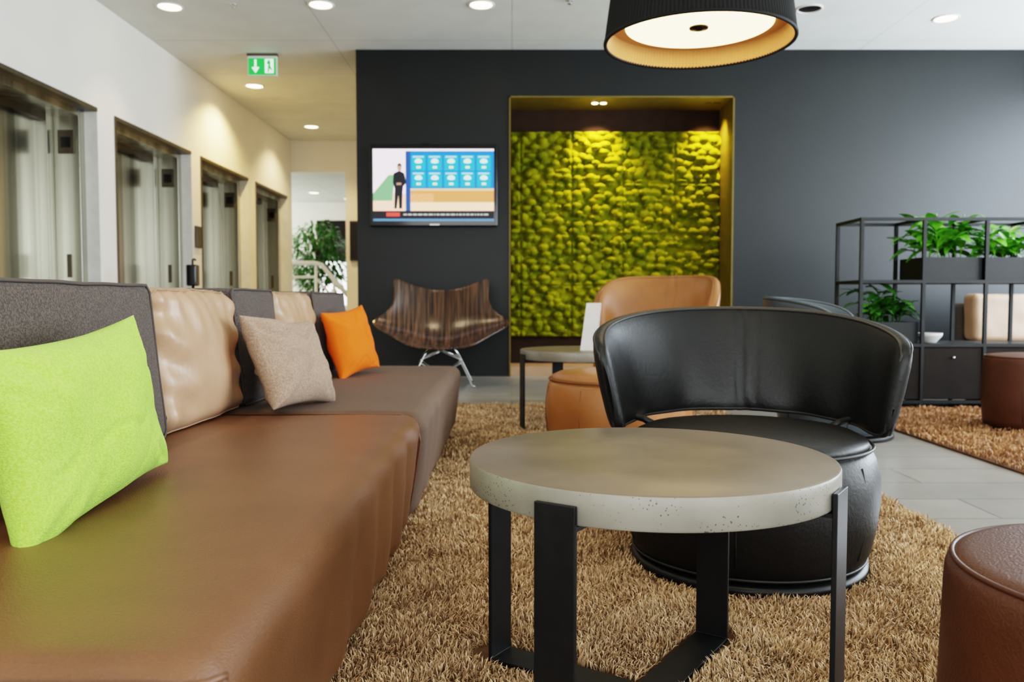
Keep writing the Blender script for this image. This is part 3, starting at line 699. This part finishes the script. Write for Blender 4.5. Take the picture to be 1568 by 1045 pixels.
# ------------------------------------------------------------------ metal shelf with cabinets
sf=empty('metal_shelf_unit',(2.57,6.10,0))
cw=0.46;NC=5;dp=0.45;t=0.024
for i in range(NC+1):
    for j,yy in enumerate((0,dp)):
        box('post_%d_%d'%(i,j),i*cw-t/2,i*cw+t/2,yy-t/2,yy+t/2,0,1.41,M['blackmetal'],sf)
for k,z in enumerate((1.398,0.94,0.47,0.05)):
    for j,yy in enumerate((0,dp)):
        box('rail_%d_%d'%(k,j),0,NC*cw,yy-t/2+0.001,yy+t/2-0.001,z-t/2,z+t/2,M['blackmetal'],sf)
    for i in range(NC+1):
        box('side_rail_%d_%d'%(k,i),i*cw-t/2+0.001,i*cw+t/2-0.001,0,dp,z-t/2+0.001,z+t/2-0.001,M['blackmetal'],sf)
for k,z in enumerate((0.94,0.47)):
    box('shelf_board_%d'%k,0.012,NC*cw-0.012,0.012,dp-0.012,z-0.006,z+0.010,M['blackmetal'],sf)
box('cabinet_body',0.013,NC*cw-0.013,0.02,dp-0.013,0.065,0.455,M['black_board'],sf)
for i in range(NC):
    box('cabinet_door_%d'%(i+1),i*cw+0.016,(i+1)*cw-0.016,-0.004,0.019,0.07,0.452,M['black_board'],sf,0.002)
    lathe('knob_%d'%(i+1),[(0.0001,-0.009),(0.009,-0.006),(0.011,0),(0.009,0.006),(0.0001,0.009)],M['chrome'],sf,16,((i+0.5)*cw,-0.014,0.38))

def leafmesh(V,F,base,d,L,W,droop,rng):
    d=d.normalized(); side=d.cross(Vector((0,0,1)))
    if side.length<0.01: side=Vector((1,0,0))
    side.normalize()
    side=(side+Vector((0,0,rng.uniform(-.3,.3)))).normalized()
    n=7; k=len(V)
    for i in range(n):
        s=i/(n-1)
        c=base+d*(L*s)+Vector((0,0,-droop*L*s*s))
        w=W*math.sin(pi*min(1,(s*0.93+0.04)))**0.75*(1-0.25*s)
        fold=Vector((0,0,0.18*w))
        V.append(c-side*w+fold); V.append(c); V.append(c+side*w+fold)
    for i in range(n-1):
        a=k+i*3; F.append((a,a+1,a+4,a+3)); F.append((a+1,a+2,a+5,a+4))
def shelf_plant(name,x0,x1,y0,y1,z,hbox,leafh,nl,m,L=0.17,W=0.032,seed=1):
    rng=random.Random(seed)
    cx,cy=(x0+x1)/2,(y0+y1)/2
    e=empty(name,(cx,cy,z))
    a,b=(x1-x0)/2,(y1-y0)/2; w=0.012
    box('planter_front',-a,a,-b,-b+w,0,hbox,M['blackmetal'],e); box('planter_back',-a,a,b-w,b,0,hbox,M['blackmetal'],e)
    box('planter_left',-a,-a+w,-b+w,b-w,0,hbox,M['blackmetal'],e); box('planter_right',a-w,a,-b+w,b-w,0,hbox,M['blackmetal'],e)
    box('soil',-a+w,a-w,-b+w,b-w,0.0,hbox-0.02,M['soil'],e)
    V=[];F=[]
    nst=max(3,nl//9)
    for s in range(nst):
        bx_=rng.uniform(-a*0.75,a*0.75); by=rng.uniform(-b*0.6,b*0.6)
        hgt=leafh*rng.uniform(0.3,0.95)
        tip=Vector((bx_+rng.uniform(-.05,.05),by+rng.uniform(-.04,.04),hbox+hgt))
        tube('stem_%d'%s,[(bx_,by,hbox-0.03),((bx_+tip.x)/2,(by+tip.y)/2+0.005,hbox+hgt*0.5),tuple(tip)],0.004,m,e,6)
        for q in range(nl//nst):
            fr=rng.uniform(0.2,1.0)
            base=Vector((bx_,by,hbox)).lerp(tip,fr)
            an=rng.uniform(0,2*pi); el=rng.uniform(0.2,1.2)
            d=Vector((math.cos(an),math.sin(an)*0.7,el))
            leafmesh(V,F,base,d,L*rng.uniform(0.7,1.15),W*rng.uniform(0.8,1.2),rng.uniform(0.2,0.8),rng)
    mesh('leaves',V,F,m,e,smooth=True)
    return e
shelf_plant('potted_plant',3.05,3.475,6.13,6.52,0.951,0.17,0.36,100,M['leaf'],0.24,0.052,2)
shelf_plant('potted_plant',3.51,3.935,6.13,6.52,0.951,0.17,0.24,90,M['leaf'],0.20,0.040,5)
shelf_plant('potted_plant',3.97,4.395,6.13,6.52,0.951,0.17,0.22,60,M['leaf'],0.20,0.040,6)
shelf_plant('potted_plant',2.61,3.015,6.13,6.52,0.481,0.16,0.24,120,M['leaf_dark'],0.20,0.036,9)
bw=empty('serving_bowl',(3.16,6.25,0.481))
lathe('bowl',[(0.0001,0),(0.045,0),(0.05,0.008),(0.085,0.05),(0.092,0.075),(0.087,0.075),(0.078,0.05),(0.04,0.014),(0.0001,0.012)],M['white_pl'],bw,48)

# ------------------------------------------------------------------ far lobby: tree, railing
def tree():
    rng=random.Random(4)
    e=empty('indoor_tree',(-3.80,16.2,0))
    lathe('pot',[(0.0001,0),(0.2,0),(0.26,0.45),(0.24,0.45),(0.22,0.40),(0.0001,0.40)],M['blackmetal'],e,32)
    tube('trunk',[(0,0,0.38),(0.02,0.01,0.9),(-0.02,0,1.4),(0,0,2.0)],0.028,M['bark'],e)
    V=[];F=[]
    for k in range(16):
        an=rng.uniform(0,2*pi); z=rng.uniform(0.9,1.9)
        tip=Vector((math.cos(an)*0.42,math.sin(an)*0.42,z+0.25))
        tube('branch_%d'%k,[(0,0,z-0.15),tuple(tip*0.5+Vector((0,0,(z-0.1)*0.5))),tuple(tip)],0.009,M['bark'],e,6)
    for k in range(1300):
        while True:
            p=Vector((rng.uniform(-1,1),rng.uniform(-1,1),rng.uniform(-1,1)))
            if p.length<1: break
        base=Vector((p.x*0.6,p.y*0.5,1.62+p.z*0.78))
        d=Vector((p.x+rng.uniform(-.5,.5),p.y+rng.uniform(-.5,.5),rng.uniform(-.6,.4)))
        leafmesh(V,F,base,d,rng.uniform(0.10,0.17),0.028,rng.uniform(0.2,0.6),rng)
    mesh('leaves',V,F,M['leaf_dark'],e,smooth=True)
tree()
rl=empty('stair_railing',(-3.30,14.8,0))
tube('handrail',[(-1.3,0,1.47),(-0.22,0,1.47),(-0.10,0,1.44),(0.18,0,1.10),(0.40,0,0.85)],0.042,M['white_trim'],rl)
tube('lower_rail',[(-1.3,0,1.22),(-0.22,0,1.22),(0.15,0,0.80),(0.40,0,0.55)],0.024,M['white_trim'],rl)
for k,(x,z) in enumerate(((-1.3,1.47),(-0.75,1.47),(-0.2,1.47),(0.12,1.17),(0.40,0.85))):
    tube('baluster_%d'%k,[(x,0,0),(x,0,z)],0.026,M['white_trim'],rl)
fp=empty('fire_panel',(-2.55,13.6,1.45)); box('panel',-0.1,0.12,-0.06,0,0,0.65,M['steel_dark'],fp,0.008); box('panel_door',-0.08,0.10,-0.066,-0.06,0.03,0.62,M['blackmetal'],fp,0.002)

# ------------------------------------------------------------------ pendant lamp
PL=(0.80,3.60,1.905)
pe=empty('pendant_lamp',PL)
R=0.402;Hs=0.42;NP=150
def pleat(a,j,r,z): return 0.0035*math.cos(a*NP)
lathe('shade_outer',[(R,0),(R*0.985,0.03),(R*0.95,0.14),(R*0.90,0.28),(R*0.86,Hs)],M['lampout'],pe,NP*4,mod=pleat)
lathe('shade_lining',[(R-0.010,0.001),(R*0.985-0.012,0.03),(R*0.95-0.012,0.14),(R*0.90-0.012,0.28),(R*0.86-0.012,Hs-0.002)],M['lampin'],pe,NP*4,mod=pleat)
lathe('bottom_rim',[(R+0.004,0.0),(R+0.002,-0.004),(R-0.008,-0.004),(R-0.012,0.0),(R-0.012,0.005),(R+0.004,0.006),(R+0.004,0.0)],M['lampout'],pe,128)
lathe('top_cap',[(0.0001,Hs),(R*0.86,Hs),(R*0.86,Hs+0.008),(0.0001,Hs+0.008)],M['lampout'],pe,96)
dm=emis('lamp_diffuser',(1.0,0.74,0.36),3.8)
lathe('diffuser',[(0.0001,0.065),(0.28,0.065),(0.312,0.070),(0.312,0.078),(0.0001,0.078)],dm,pe,96)
lathe('reflector_ring',[(0.312,0.074),(R-0.024,0.080)],M['lampin'],pe,96)
lathe('finial',[(0.0001,0.050),(0.012,0.051),(0.018,0.055),(0.04,0.058),(0.042,0.064),(0.0001,0.0645)],M['steel_dark'],pe,24)
tube('cord',[(0,0,Hs),(0,0,H-PL[2]-0.03)],0.005,M['lampout'],pe)
lathe('ceiling_rose',[(0.0001,0),(0.05,0),(0.06,0.02),(0.06,0.03),(0.0001,0.03)],M['lampout'],pe,32,(0,0,H-PL[2]-0.03))

# ------------------------------------------------------------------ downlights
dl=emis('downlight_glow',(1.0,0.82,0.55),8.0)
def downlight(x,y,z=H,r=0.10,on=True,power=18,spot=True,col=(1,0.78,0.52),ang=95):
    e=empty('recessed_downlight',(x,y,z))
    lathe('trim_ring',[(r+0.018,0.0),(r+0.018,-0.006),(r+0.006,-0.010),(r-0.004,-0.004),(r-0.004,-0.001)],M['white_trim'],e,48)
    lathe('lens',[(0.0001,-0.002),(r-0.004,-0.002)],dl if on else M['steel_dark'],e,48)
    if spot:
        l=bpy.data.lights.new('downlight_lamp','SPOT'); l.energy=power; l.spot_size=math.radians(ang); l.spot_blend=0.6; l.shadow_soft_size=0.06; l.color=col
        o=bpy.data.objects.new('lamp',l); link(o,e); o.location=(0,0,-0.03)
    return e
for (x,y) in ((-3.03,7.45),(-1.68,7.4),(-0.27,7.4),(4.0,7.75),(2.65,7.5)): downlight(x,y,on=(x!=2.65),power=22,spot=(x!=2.65))
downlight(-3.12,10.15,power=160,col=(1,0.68,0.26),ang=138); downlight(-3.0,12.5,power=90,col=(1,0.72,0.36),ang=130)
for (x,y) in ((-3.03,4.6),(-1.68,3.8),(2.65,4.4),(4.6,4.6),(-1.68,0.8),(0.4,1.0)): downlight(x,y,power=36)
downlight(-3.95,16.6,2.95,power=20); downlight(-3.45,17.6,2.95,power=20)
for i,(x,y) in enumerate(((0.5,7.3),(-2.45,7.4))):
    e=empty('sprinkler_head',(x,y,H)); lathe('rose',[(0.0001,-0.03),(0.02,-0.03),(0.02,-0.026),(0.007,-0.02),(0.007,-0.006),(0.03,-0.004),(0.03,0)],M['chrome'],e,24)
for (x,pw) in ((0.93,150),(2.14,120)):
    e=empty('niche_spotlight',(x,8.93,2.905))
    for s in (-1,1):
        lathe('lens_%d'%s,[(0.0001,-0.006),(0.03,-0.006),(0.034,-0.003),(0.034,0)],dl if x<2 else M['steel_dark'],e,24,(s*0.045,0,0))
    l=bpy.data.lights.new('niche_lamp','SPOT'); l.energy=pw; l.spot_size=math.radians(88); l.spot_blend=1.0; l.shadow_soft_size=0.025; l.color=(1,0.72,0.28)
    o=bpy.data.objects.new('lamp',l); link(o,e); o.location=(0,-0.04,-0.03); o.rotation_euler=(math.radians(26),0,0)

# ------------------------------------------------------------------ lights
def area(name,loc,rot,sx,sy,p,c):
    l=bpy.data.lights.new(name,'AREA'); l.shape='RECTANGLE'; l.size=sx; l.size_y=sy; l.energy=p; l.color=c
    o=bpy.data.objects.new(name,l); scene.collection.objects.link(o); o.location=loc; o.rotation_euler=rot; return o
area('window_daylight_right_far',(6.3,6.75,1.75),(0,math.radians(90),0),2.7,3.3,360,(0.78,0.89,1.0))
area('window_daylight_right_near',(6.3,2.55,1.75),(0,math.radians(90),0),2.7,5.1,240,(0.88,0.95,1.0))
area('window_daylight_front',(1.3,-3.25,1.7),(math.radians(90),0,0),8.2,2.4,215,(0.97,0.99,1.0))
area('far_room_fill',(-6.6,16.5,2.0),(0,math.radians(-90),0),2,3,120,(0.95,1.0,0.95))  # unseen fill light added inside the far room to brighten it
wld=bpy.data.worlds.new('sky'); scene.world=wld; wld.use_nodes=True
nt=wld.node_tree; bg=nt.nodes['Background']; sk=nt.nodes.new('ShaderNodeTexSky'); sk.sky_type='HOSEK_WILKIE'
sk.sun_direction=(0.3,-0.5,0.8); nt.links.new(sk.outputs[0],bg.inputs[0]); bg.inputs[1].default_value=0.8

# ------------------------------------------------------------------ camera
cd=bpy.data.cameras.new('camera'); cd.sensor_width=36; cd.lens=29.05
co=bpy.data.objects.new('camera',cd); scene.collection.objects.link(co)
co.location=(0,0,0.80); co.rotation_euler=(math.radians(90-2.8),0,math.radians(0.0))
cd.clip_start=0.05
cd.dof.use_dof=True; cd.dof.focus_distance=1.7; cd.dof.aperture_fstop=5.0
scene.camera=co
